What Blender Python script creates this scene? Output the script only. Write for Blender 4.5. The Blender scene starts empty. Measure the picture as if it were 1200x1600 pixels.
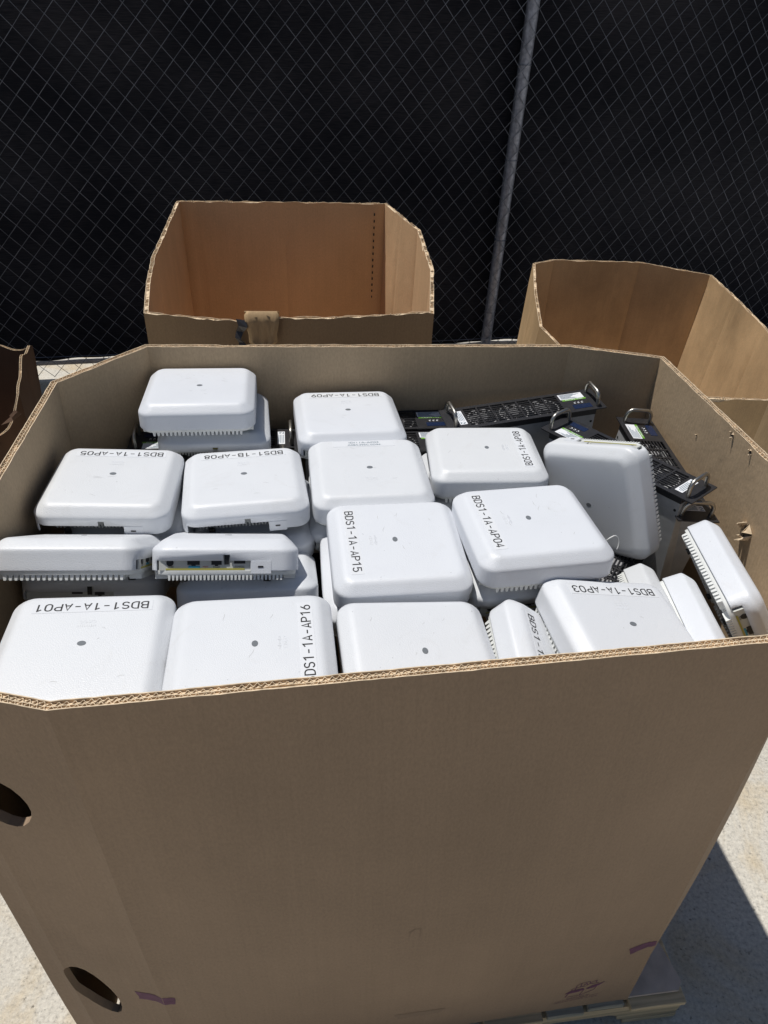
import bpy, bmesh, math, random
from mathutils import Vector, Matrix, noise
random.seed(7)
S = bpy.context.scene
COL = S.collection
HC = 2.05                                   # eye height of the photographer

# ---------------------------------------------------------------- camera, light, exposure
cam_d = bpy.data.cameras.new('camera'); cam = bpy.data.objects.new('camera', cam_d); COL.objects.link(cam)
R = ((0.9983210498727151, -0.05792306432708586, 0.0),
     (0.03494297618125887, 0.6022524718299322, -0.7975405623479802),
     (0.04619599329634229, 0.7962015315193112, 0.6032653242228228))
cam.matrix_world = Matrix(((*R[0], 0), (*R[1], 0), (*R[2], HC), (0, 0, 0, 1)))
cam_d.sensor_fit = 'VERTICAL'; cam_d.sensor_height = 24.0; cam_d.sensor_width = 18.0
cam_d.lens = 24.0 * 1110 / 1600
cam_d.clip_start = 0.02; cam_d.clip_end = 500
S.camera = cam

SUN = Vector((-0.33, 0.20, 1.0)).normalized()      # towards the sun
w = bpy.data.worlds.new('World'); S.world = w; w.use_nodes = True
nt = w.node_tree; nt.nodes.clear()
sky = nt.nodes.new('ShaderNodeTexSky'); sky.sky_type = 'NISHITA'; sky.sun_disc = False
sky.sun_elevation = math.asin(SUN.z); sky.sun_rotation = math.atan2(SUN.x, SUN.y)
sky.air_density = 1.0; sky.dust_density = 0.6; sky.ozone_density = 1.0
bg = nt.nodes.new('ShaderNodeBackground'); bg.inputs['Strength'].default_value = 0.047
out = nt.nodes.new('ShaderNodeOutputWorld')
nt.links.new(sky.outputs[0], bg.inputs[0]); nt.links.new(bg.outputs[0], out.inputs[0])
sd = bpy.data.lights.new('sun', 'SUN'); sd.energy = 3.9; sd.angle = math.radians(0.53); sd.color = (1.0, 0.965, 0.91)
sun = bpy.data.objects.new('sun', sd); COL.objects.link(sun)
sun.rotation_euler = (-SUN).to_track_quat('-Z', 'Y').to_euler(); sun.location = SUN * 20
S.view_settings.view_transform = 'Standard'; S.view_settings.look = 'None'
S.view_settings.exposure = 0.0; S.view_settings.gamma = 1.0; S.view_settings.use_curve_mapping = False

# ---------------------------------------------------------------- materials
def mat(name, col, rough=0.5, metal=0.0, spec=0.5, noise_scale=None, noise_amt=0.1, bump=0.0, bump_scale=200.0, coat=0.0, ntype='OBJ'):
    m = bpy.data.materials.new(name); m.use_nodes = True; t = m.node_tree
    b = t.nodes['Principled BSDF']
    b.inputs['Base Color'].default_value = (*col, 1); b.inputs['Roughness'].default_value = rough
    b.inputs['Metallic'].default_value = metal; b.inputs['Specular IOR Level'].default_value = spec
    b.inputs['Coat Weight'].default_value = coat
    tc = t.nodes.new('ShaderNodeTexCoord'); co = tc.outputs['Object']
    if noise_scale:
        n = t.nodes.new('ShaderNodeTexNoise'); n.inputs['Scale'].default_value = noise_scale; n.inputs['Detail'].default_value = 6
        t.links.new(co, n.inputs['Vector'])
        r = t.nodes.new('ShaderNodeMapRange'); r.inputs[1].default_value = .3; r.inputs[2].default_value = .7
        r.inputs[3].default_value = 1 - noise_amt; r.inputs[4].default_value = 1 + noise_amt
        t.links.new(n.outputs[0], r.inputs[0])
        mx = t.nodes.new('ShaderNodeVectorMath'); mx.operation = 'SCALE'; mx.inputs[0].default_value = col
        t.links.new(r.outputs[0], mx.inputs['Scale']); t.links.new(mx.outputs[0], b.inputs['Base Color'])
    if bump:
        n2 = t.nodes.new('ShaderNodeTexNoise'); n2.inputs['Scale'].default_value = bump_scale; n2.inputs['Detail'].default_value = 3
        t.links.new(co, n2.inputs['Vector'])
        bp = t.nodes.new('ShaderNodeBump'); bp.inputs['Strength'].default_value = bump; bp.inputs['Distance'].default_value = .001
        t.links.new(n2.outputs[0], bp.inputs['Height']); t.links.new(bp.outputs[0], b.inputs['Normal'])
    return m

def cardboard(name, col, flute=0.16, stain=0.12, rough=0.78, light=None, worn_dapple=.22, wt=(.62, .74), ws=9):
    """kraft liner: fibre mottling, faint vertical flute lines, scuffs and painted light dapples. UV: u metres round the box, v metres up"""
    m = bpy.data.materials.new(name); m.use_nodes = True; t = m.node_tree; N = t.nodes; L = t.links
    b = N['Principled BSDF']; b.inputs['Roughness'].default_value = rough; b.inputs['Specular IOR Level'].default_value = .25
    uv = N.new('ShaderNodeUVMap'); uv.uv_map = 'UVMap'
    def nz(scale, sx, sy, detail=5, rg=.6):
        mp = N.new('ShaderNodeMapping'); mp.inputs['Scale'].default_value = (sx, sy, 1)
        L.new(uv.outputs[0], mp.inputs[0])
        n = N.new('ShaderNodeTexNoise'); n.inputs['Scale'].default_value = scale; n.inputs['Detail'].default_value = detail
        n.inputs['Roughness'].default_value = rg
        L.new(mp.outputs[0], n.inputs['Vector']); return n.outputs[0]
    def rng(s, lo, hi, a=.3, c=.7):
        r = N.new('ShaderNodeMapRange'); r.inputs[1].default_value = a; r.inputs[2].default_value = c
        r.inputs[3].default_value = lo; r.inputs[4].default_value = hi; L.new(s, r.inputs[0]); return r.outputs[0]
    def mul(a, c):
        q = N.new('ShaderNodeMath'); q.operation = 'MULTIPLY'; L.new(a, q.inputs[0]); L.new(c, q.inputs[1]); return q.outputs[0]
    big = rng(nz(2.2, 1, .7), 1 - stain, 1 + stain)
    fib = rng(nz(260, 1, .45, 4, .7), .90, 1.10)
    vert = rng(nz(120, 1, .02, 2), .972, 1.028)
    f = mul(mul(big, fib), vert)
    v = N.new('ShaderNodeVectorMath'); v.operation = 'SCALE'; v.inputs[0].default_value = col
    L.new(f, v.inputs['Scale'])
    # pale rubbed scuffs; broad and strong on one board to imitate reflected light
    sc = rng(nz(ws, 1, .25, 7, .75), 0, worn_dapple, *wt)
    mx = N.new('ShaderNodeMix'); mx.data_type = 'RGBA'; mx.inputs[7].default_value = (*[min(1, c * 1.45) for c in col], 1)
    L.new(sc, mx.inputs[0]); L.new(v.outputs[0], mx.inputs[6]); L.new(mx.outputs[2], b.inputs['Base Color'])
    wv = N.new('ShaderNodeTexWave'); wv.inputs['Scale'].default_value = 38; wv.inputs['Distortion'].default_value = .4
    L.new(uv.outputs[0], wv.inputs[0])
    bp = N.new('ShaderNodeBump'); bp.inputs['Strength'].default_value = flute; bp.inputs['Distance'].default_value = .0004
    L.new(wv.outputs[1], bp.inputs['Height'])
    bp2 = N.new('ShaderNodeBump'); bp2.inputs['Strength'].default_value = .5; bp2.inputs['Distance'].default_value = .006
    L.new(nz(14, 1, .6, 5), bp2.inputs['Height']); L.new(bp.outputs[0], bp2.inputs['Normal'])
    L.new(bp2.outputs[0], b.inputs['Normal'])
    return m

M = {}
M['kraft'] = cardboard('kraft_shaded_board', (.295, .212, .146))  # outer copy of the same board, darkened for its shaded faces
M['kraft_lit'] = cardboard('kraft_lit_liner', (.47, .35, .225))  # same board, lightened to paint in the brighter light inside the box
M['kraft_glow'] = cardboard('kraft_glow_board', (.62, .415, .235), stain=.14)  # inside copy, raised colour paints the warm glow of light through the board
M['kraft_out'] = cardboard('kraft_outer_liner', (.30, .21, .125))  # outside copy of that board, without the painted glow
M['kraft_dappled'] = cardboard('kraft_dappled_board', (.50, .345, .19), stain=.30, worn_dapple=.55, wt=(.52, .72), ws=4)  # broad pale patches paint dapples of reflected light; random stains are the board's
M['kraft_old'] = cardboard('kraft_old_board', (.085, .048, .030), stain=.3)
M['torn'] = mat('torn_paper_edge', (.66, .53, .375), .9, noise_scale=90, noise_amt=.25, spec=.1)
M['sheet'] = mat('slip_sheet', (.60, .50, .42), .85, noise_scale=25, noise_amt=.15, spec=.1)
M['white'] = None
M['white_fin'] = mat('white_coated_metal', (.70, .715, .70), .5, noise_scale=30, noise_amt=.04)
M['port_panel'] = mat('light_grey_panel', (.52, .53, .50), .55)
M['black'] = mat('black_plastic', (.012, .012, .013), .45)
M['rubber'] = mat('black_rubber', (.015, .015, .015), .8)
M['blue_tag'] = mat('blue_marking', (.05, .30, .45), .5)
M['olive'] = mat('yellow_marking', (.42, .38, .08), .5)
M['ink'] = mat('black_ink', (.018, .018, .02), .6)
M['ink_grey'] = mat('faded_blue_ink', (.16, .22, .27), .6)
M['ink_red'] = mat('red_ink', (.5, .12, .1), .6)
M['purple'] = mat('purple_print', (.13, .055, .10), .7, noise_scale=60, noise_amt=.2, spec=.2)
M['smudge'] = mat('faded_stamp', (.27, .20, .145), .85, spec=.1)
M['tape'] = mat('glossy_label_tape', (.71, .73, .76), .22)
M['light'] = mat('smoked_lens', (.17, .185, .20), .3)
M['scuff'] = mat('grey_scuff', (.5, .51, .52), .6)
M['steel'] = mat('bare_steel', (.46, .44, .40), .36, metal=1.0, noise_scale=60, noise_amt=.12, bump=.1)
M['galv'] = mat('galvanised_sheet', (.46, .47, .48), .42, metal=.25, noise_scale=40, noise_amt=.10)
M['panel_black'] = mat('black_powder_coat', (.022, .022, .025), .38, noise_scale=80, noise_amt=.2, bump=.15, bump_scale=1200)
M['screen'] = mat('dark_blue_window', (.012, .022, .06), .2)
M['fan'] = mat('grey_fan_plastic', (.30, .30, .31), .4)
M['sticker'] = mat('white_sticker', (.78, .80, .84), .4)
M['green'] = mat('green_print', (.16, .38, .05), .45)
M['pipe'] = mat('galvanised_pipe', (.28, .30, .37), .5, metal=.6, noise_scale=50, noise_amt=.3, bump=.2, bump_scale=150)
M['pipe_pale'] = mat('weathered_pipe', (.55, .52, .47), .7, noise_scale=50, noise_amt=.2)
M['wire'] = mat('galvanised_wire', (.17, .19, .24), .42, metal=.7, noise_scale=8, noise_amt=.3)
M['clear'] = mat('plastic_film', (.62, .64, .66), .25)
M['duct'] = mat('dark_tape', (.05, .05, .055), .25)

def worn_white():
    m = bpy.data.materials.new('white_plastic'); m.use_nodes = True; t = m.node_tree; N = t.nodes; L = t.links
    b = N['Principled BSDF']; b.inputs['Specular IOR Level'].default_value = .6
    tc = N.new('ShaderNodeTexCoord'); oi = N.new('ShaderNodeObjectInfo')
    ad = N.new('ShaderNodeVectorMath'); ad.operation = 'MULTIPLY_ADD'; ad.inputs[1].default_value = (1, 1, 1)
    cb = N.new('ShaderNodeCombineXYZ')
    ml = N.new('ShaderNodeMath'); ml.operation = 'MULTIPLY'; ml.inputs[1].default_value = 37.0; L.new(oi.outputs['Random'], ml.inputs[0])
    for k in range(3): L.new(ml.outputs[0], cb.inputs[k])
    L.new(tc.outputs['Object'], ad.inputs[0]); L.new(cb.outputs[0], ad.inputs[2]); co = ad.outputs[0]
    def nz(sc, d=5, r=.6, dist=0):
        n = N.new('ShaderNodeTexNoise'); n.inputs['Scale'].default_value = sc; n.inputs['Detail'].default_value = d; n.inputs['Roughness'].default_value = r
        n.inputs['Distortion'].default_value = dist; L.new(co, n.inputs['Vector']); return n.outputs[0]
    def rng(q, lo, hi, a, c):
        r = N.new('ShaderNodeMapRange'); r.inputs[1].default_value = a; r.inputs[2].default_value = c; r.inputs[3].default_value = lo; r.inputs[4].default_value = hi; L.new(q, r.inputs[0]); return r.outputs[0]
    g = N.new('ShaderNodeMix'); g.data_type = 'RGBA'; g.inputs[6].default_value = (.675, .70, .745, 1); g.inputs[7].default_value = (.56, .565, .575, 1)
    L.new(rng(nz(11, 8, .7, 1.6), 0, .32, .56, .72), g.inputs[0])
    g2 = N.new('ShaderNodeMix'); g2.data_type = 'RGBA'; g2.inputs[7].default_value = (.30, .31, .33, 1)
    L.new(g.outputs[2], g2.inputs[6]); L.new(rng(nz(150, 3, .5), 0, .6, .735, .77), g2.inputs[0])
    # each shell has aged a little differently
    g3 = N.new('ShaderNodeMix'); g3.data_type = 'RGBA'; g3.blend_type = 'MULTIPLY'; g3.inputs[7].default_value = (.985, .975, .945, 1)
    L.new(g2.outputs[2], g3.inputs[6]); L.new(oi.outputs['Random'], g3.inputs[0]); L.new(g3.outputs[2], b.inputs[0])
    L.new(rng(nz(14, 6, .7), .34, .50, .3, .7), b.inputs['Roughness'])
    bp = N.new('ShaderNodeBump'); bp.inputs['Strength'].default_value = .42; bp.inputs['Distance'].default_value = .001
    L.new(nz(640, 3, .5), bp.inputs['Height']); L.new(bp.outputs[0], b.inputs['Normal'])
    return m
M['white'] = worn_white()
def wood(name, col):
    m = bpy.data.materials.new(name); m.use_nodes = True; t = m.node_tree; N = t.nodes; L = t.links
    b = N['Principled BSDF']; b.inputs['Roughness'].default_value = .85; b.inputs['Specular IOR Level'].default_value = .15
    tc = N.new('ShaderNodeTexCoord'); mp = N.new('ShaderNodeMapping'); mp.inputs['Scale'].default_value = (3, 60, 60)
    L.new(tc.outputs['Object'], mp.inputs[0])
    n = N.new('ShaderNodeTexNoise'); n.inputs['Scale'].default_value = 1.0; n.inputs['Detail'].default_value = 7; L.new(mp.outputs[0], n.inputs[0])
    cr = N.new('ShaderNodeValToRGB'); e = cr.color_ramp.elements
    e[0].position = .3; e[0].color = (*[c * .55 for c in col], 1); e[1].position = .7; e[1].color = (*[min(1, c * 1.25) for c in col], 1)
    L.new(n.outputs[0], cr.inputs[0]); L.new(cr.outputs[0], b.inputs[0])
    bp = N.new('ShaderNodeBump'); bp.inputs['Strength'].default_value = .5; bp.inputs['Distance'].default_value = .002
    L.new(n.outputs[0], bp.inputs['Height']); L.new(bp.outputs[0], b.inputs['Normal'])
    return m
M['wood'] = wood('pallet_wood', (.66, .52, .33)); M['wood_grey'] = wood('grey_pallet_wood', (.40, .38, .31))

def concrete():
    m = bpy.data.materials.new('concrete'); m.use_nodes = True; t = m.node_tree; N = t.nodes; L = t.links
    b = N['Principled BSDF']; b.inputs['Roughness'].default_value = .9; b.inputs['Specular IOR Level'].default_value = .2
    g = N.new('ShaderNodeNewGeometry')
    def nz(s, d=6, r=.6, dist=0):
        n = N.new('ShaderNodeTexNoise'); n.inputs['Scale'].default_value = s; n.inputs['Detail'].default_value = d
        n.inputs['Roughness'].default_value = r; n.inputs['Distortion'].default_value = dist
        L.new(g.outputs['Position'], n.inputs[0]); return n.outputs[0]
    cr = N.new('ShaderNodeValToRGB'); e = cr.color_ramp.elements
    e[0].position = .30; e[0].color = (.27, .255, .225, 1); e[1].position = .62; e[1].color = (.70, .665, .585, 1)
    k = e.new(.44); k.color = (.55, .52, .46, 1)
    L.new(nz(95, 8, .72), cr.inputs[0])
    st = N.new('ShaderNodeValToRGB'); q = st.color_ramp.elements
    q[0].position = .48; q[0].color = (1, 1, 1, 1); q[1].position = .72; q[1].color = (.92, .78, .56, 1)
    L.new(nz(3.1, 6, .6, 1.2), st.inputs[0])
    pit = N.new('ShaderNodeMapRange'); pit.inputs[1].default_value = .66; pit.inputs[2].default_value = .72; pit.inputs[3].default_value = 1; pit.inputs[4].default_value = .45
    L.new(nz(55, 4, .5), pit.inputs[0])
    tone = N.new('ShaderNodeMapRange'); tone.inputs[1].default_value = .3; tone.inputs[2].default_value = .7; tone.inputs[3].default_value = .86; tone.inputs[4].default_value = 1.1
    L.new(nz(1.7, 8, .65), tone.inputs[0])
    pm = N.new('ShaderNodeMath'); pm.operation = 'MULTIPLY'; L.new(pit.outputs[0], pm.inputs[0]); L.new(tone.outputs[0], pm.inputs[1])
    ps = N.new('ShaderNodeVectorMath'); ps.operation = 'SCALE'; L.new(cr.outputs[0], ps.inputs[0]); L.new(pm.outputs[0], ps.inputs['Scale'])
    mu = N.new('ShaderNodeMix'); mu.data_type = 'RGBA'; mu.blend_type = 'MULTIPLY'; mu.inputs[0].default_value = .85
    L.new(ps.outputs[0], mu.inputs[6]); L.new(st.outputs[0], mu.inputs[7]); L.new(mu.outputs[2], b.inputs[0])
    bp = N.new('ShaderNodeBump'); bp.inputs['Strength'].default_value = .9; bp.inputs['Distance'].default_value = .004
    L.new(nz(130, 6, .7), bp.inputs['Height']); L.new(bp.outputs[0], b.inputs['Normal'])
    return m
M['concrete'] = concrete()

def fabric():
    m = bpy.data.materials.new('privacy_mesh'); m.use_nodes = True; t = m.node_tree; N = t.nodes; L = t.links
    b = N['Principled BSDF']; b.inputs['Roughness'].default_value = .8; b.inputs['Specular IOR Level'].default_value = .2
    uv = N.new('ShaderNodeUVMap'); uv.uv_map = 'UVMap'
    def nz(sx, sy, d):
        mp = N.new('ShaderNodeMapping'); mp.inputs['Scale'].default_value = (sx, sy, 1); L.new(uv.outputs[0], mp.inputs[0])
        n = N.new('ShaderNodeTexNoise'); n.inputs['Scale'].default_value = 1; n.inputs['Detail'].default_value = d; L.new(mp.outputs[0], n.inputs[0]); return n.outputs[0]
    a = N.new('ShaderNodeMath'); a.operation = 'MULTIPLY'; L.new(nz(14, 190, 4), a.inputs[0]); L.new(nz(1.3, 1.6, 3), a.inputs[1])
    cr = N.new('ShaderNodeValToRGB'); e = cr.color_ramp.elements
    e[0].position = .17; e[0].color = (.0042, .0052, .0105, 1); e[1].position = .42; e[1].color = (.030, .030, .038, 1)
    L.new(a.outputs[0], cr.inputs[0])
    L.new(cr.outputs[0], b.inputs[0])
    bp = N.new('ShaderNodeBump'); bp.inputs['Strength'].default_value = .5; bp.inputs['Distance'].default_value = .002
    L.new(nz(500, 500, 2), bp.inputs['Height']); L.new(bp.outputs[0], b.inputs['Normal'])
    return m
M['fabric'] = fabric()

# ---------------------------------------------------------------- mesh helpers
class MB:
    def __init__(s): s.v = []; s.f = []; s.uv = None
    def add(s, vs, fs):
        o = len(s.v); s.v += [tuple(p) for p in vs]; s.f += [tuple(i + o for i in f) for f in fs]
    def box(s, x0, x1, y0, y1, z0, z1, T=None):
        vs = [Vector(p) for p in ((x0, y0, z0), (x1, y0, z0), (x1, y1, z0), (x0, y1, z0), (x0, y0, z1), (x1, y0, z1), (x1, y1, z1), (x0, y1, z1))]
        if T: vs = [T @ p for p in vs]
        s.add(vs, [(0, 3, 2, 1), (4, 5, 6, 7), (0, 1, 5, 4), (1, 2, 6, 5), (2, 3, 7, 6), (3, 0, 4, 7)])
    def tube(s, pts, r, n=8, cap=True):
        pts = [Vector(p) for p in pts]; rings = []; up = None
        for i, p in enumerate(pts):
            d = (pts[min(i + 1, len(pts) - 1)] - pts[max(i - 1, 0)]).normalized()
            if up is None:
                up = Vector((0, 0, 1)) if abs(d.z) < .9 else Vector((1, 0, 0))
            a = d.cross(up).normalized(); up = a.cross(d).normalized()
            rr = r[i] if isinstance(r, (list, tuple)) else r
            rings.append([p + (a * math.cos(2 * math.pi * k / n) + up * math.sin(2 * math.pi * k / n)) * rr for k in range(n)])
        vs = [q for g in rings for q in g]
        fs = [(i * n + k, i * n + (k + 1) % n, (i + 1) * n + (k + 1) % n, (i + 1) * n + k) for i in range(len(pts) - 1) for k in range(n)]
        if cap: fs += [tuple(range(n))[::-1], tuple((len(pts) - 1) * n + k for k in range(n))]
        s.add(vs, fs)
    def cyl(s, c, r, z0, z1, n=16, sx=1.0, sy=1.0):
        vs = []
        for z in (z0, z1): vs += [(c[0] + math.cos(2 * math.pi * k / n) * r * sx, c[1] + math.sin(2 * math.pi * k / n) * r * sy, z) for k in range(n)]
        s.add(vs, [(k, (k + 1) % n, n + (k + 1) % n, n + k) for k in range(n)] + [tuple(range(n))[::-1], tuple(range(n, 2 * n))])
    def mesh(s, name, m, smooth=None):
        me = bpy.data.meshes.new(name); me.from_pydata(s.v, [], s.f)
        for q in (m if isinstance(m, (list, tuple)) else [m]): me.materials.append(q)
        if smooth is not None:
            me.polygons.foreach_set('use_smooth', [True] * len(me.polygons)); me.set_sharp_from_angle(angle=math.radians(smooth))
        me.update(); return me
    def build(s, name, m, parent=None, smooth=None):
        return link(name, s.mesh(name, m, smooth), parent)
def link(name, me, parent=None):
    o = bpy.data.objects.new(name, me); COL.objects.link(o)
    if parent: o.parent = parent
    return o
def tag(o, label=None, cat=None, group=None, kind=None):
    if label: o['label'] = label
    if cat: o['category'] = cat
    if group: o['group'] = group
    if kind: o['kind'] = kind
    return o
def empty(name, loc=(0, 0, 0), rz=0):
    o = bpy.data.objects.new(name, None); COL.objects.link(o); o.location = loc; o.rotation_euler = (0, 0, rz); o.empty_display_size = .05
    return o
def text_mesh(name, body, width=None, cap=None, m=None, extrude=0.0, align='CENTER'):
    c = bpy.data.curves.new(name, 'FONT'); c.body = body; c.align_x = align; c.align_y = 'CENTER'; c.resolution_u = 3; c.extrude = extrude
    o = bpy.data.objects.new(name, c); COL.objects.link(o); bpy.context.view_layer.update()
    me = bpy.data.meshes.new_from_object(o.evaluated_get(bpy.context.evaluated_depsgraph_get()))
    bpy.data.objects.remove(o); bpy.data.curves.remove(c)
    xs = [v.co.x for v in me.vertices]; ys = [v.co.y for v in me.vertices]
    cx, cy = (min(xs) + max(xs)) / 2, (min(ys) + max(ys)) / 2
    kx = width / (max(xs) - min(xs)) if width else 1; ky = cap / (max(ys) - min(ys)) if cap else kx
    for v in me.vertices: v.co.x = (v.co.x - cx) * kx; v.co.y = (v.co.y - cy) * ky
    me.materials.clear(); me.materials.append(m or M['ink']); me.name = name
    return me

def arcp(cx, cy, rx, ry, a0, a1, n=8): return [(cx + rx * math.cos(math.radians(a0 + (a1 - a0) * k / n)), cy + ry * math.sin(math.radians(a0 + (a1 - a0) * k / n))) for k in range(n + 1)]
GL = {   # condensed technical lettering, glyph box .56 x 1
 'B': [[(0, 0), (0, 1), (.28, 1)] + arcp(.28, .76, .24, .24, 90, -90) + [(0, .52)], [(.28, .52)] + arcp(.28, .26, .28, .26, 90, -90) + [(0, 0)]],
 'D': [[(0, 0), (0, 1), (.22, 1)] + arcp(.22, .66, .34, .34, 90, 0) + arcp(.22, .34, .34, .34, 0, -90) + [(0, 0)]],
 'S': [arcp(.28, .76, .26, .24, 20, 180, 10) + [(.04, .70)] + arcp(.28, .70, .24, .18, 180, 250, 4) + arcp(.28, .30, .26, .22, 70, 0, 4) + arcp(.28, .26, .26, .26, 0, -165, 10)],
 '1': [[(.04, .80), (.34, 1), (.34, 0)]], 'A': [[(0, 0), (.28, 1), (.56, 0)], [(.09, .30), (.47, .30)]],
 'P': [[(0, 0), (0, 1), (.28, 1)] + arcp(.28, .74, .27, .26, 90, -90) + [(0, .48)]],
 '0': [arcp(.28, .72, .27, .28, 0, 180, 8) + arcp(.28, .28, .27, .28, 180, 360, 8) + [(.55, .72)]],
 '3': [arcp(.26, .76, .26, .24, 160, -90, 10), arcp(.26, .27, .29, .27, 90, -165, 10)],
 '4': [[(.40, 0), (.40, 1), (0, .28), (.56, .28)]],
 '5': [[(.52, 1), (.06, 1), (.03, .55)] + arcp(.27, .31, .28, .31, 115, -155, 12)],
 '6': [[(.40, 1), (.08, .50)] + arcp(.28, .30, .27, .30, 150, 510, 16)],
 '8': [arcp(.28, .76, .23, .24, -90, 270, 14), arcp(.28, .26, .28, .26, 90, 450, 14)],
 '9': [[(.16, 0), (.48, .50)] + arcp(.28, .70, .27, .30, -30, 330, 16)],
 '2': [arcp(.28, .72, .27, .28, 165, -30, 10) + [(0, 0), (.56, 0)]], '-': [[(.06, .46), (.50, .46)]],
}
def stroke_text(name, body, width, cap, m, wt=.135):
    mb = MB(); adv = .80; hw = wt / 2
    for k, ch in enumerate(body):
        for pl in GL.get(ch, []):
            n_ = len(pl); P_ = [Vector(p) for p in pl]; L_ = []
            closed = (P_[0] - P_[-1]).length < 1e-4
            for i in range(n_):
                a = P_[i] - P_[i - 1] if i else (P_[0] - P_[-2] if closed else P_[1] - P_[0])
                b = P_[i + 1] - P_[i] if i < n_ - 1 else (P_[1] - P_[0] if closed else a)
                if a.length < 1e-6: a = b
                if b.length < 1e-6: b = a
                a, b = a.normalized(), b.normalized(); n1, n2 = Vector((-a.y, a.x)), Vector((-b.y, b.x)); mm = n1 + n2
                mm = mm / max(.45, mm.dot(n1)) if mm.length > 1e-4 else n1
                L_.append(mm * hw)
            vs = []
            for p, o_ in zip(P_, L_): vs += [(p.x + o_.x + k * adv, p.y + o_.y, 0), (p.x - o_.x + k * adv, p.y - o_.y, 0)]
            mb.add(vs, [(2 * i + 1, 2 * i + 3, 2 * i + 2, 2 * i) for i in range(n_ - 1)])
    xs = [v[0] for v in mb.v]; ys = [v[1] for v in mb.v]; cx, cy = (min(xs) + max(xs)) / 2, (min(ys) + max(ys)) / 2
    kx = width / (max(xs) - min(xs)); ky = cap / (max(ys) - min(ys))
    mb.v = [((x - cx) * kx, (y - cy) * ky, z) for x, y, z in mb.v]
    return mb.mesh(name, m)

# ---------------------------------------------------------------- ground
g = MB(); g.add([(-60, -60, 0), (60, -60, 0), (60, 60, 0), (-60, 60, 0)], [(0, 1, 2, 3)])
tag(g.build('ground', M['concrete']), kind='structure')

# ---------------------------------------------------------------- corrugated bulk boxes
def arc_points(pts, step):
    """resample a closed plan polyline; returns (x, y, nx, ny, u, panel, t)"""
    n = len(pts); segs = []
    ccw = sum(pts[i][0] * pts[(i + 1) % n][1] - pts[(i + 1) % n][0] * pts[i][1] for i in range(n)) > 0
    nor = []
    for i in range(n):
        a, b = Vector(pts[i]), Vector(pts[(i + 1) % n]); d = (b - a).normalized()
        nor.append(Vector((d.y, -d.x)) if ccw else Vector((-d.y, d.x)))
    res = []; u = 0
    for i in range(n):
        a, b = Vector(pts[i]), Vector(pts[(i + 1) % n]); L = (b - a).length; k = max(2, int(round(L / step)))
        for j in range(k):
            t = j / k
            nn = nor[i]
            if j == 0:
                s_ = nor[i - 1] + nor[i]; nn = s_ / (s_.dot(nor[i]))
            res.append((a.lerp(b, t), nn, u + L * t, i, t))
        u += L
    return res, u

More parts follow.
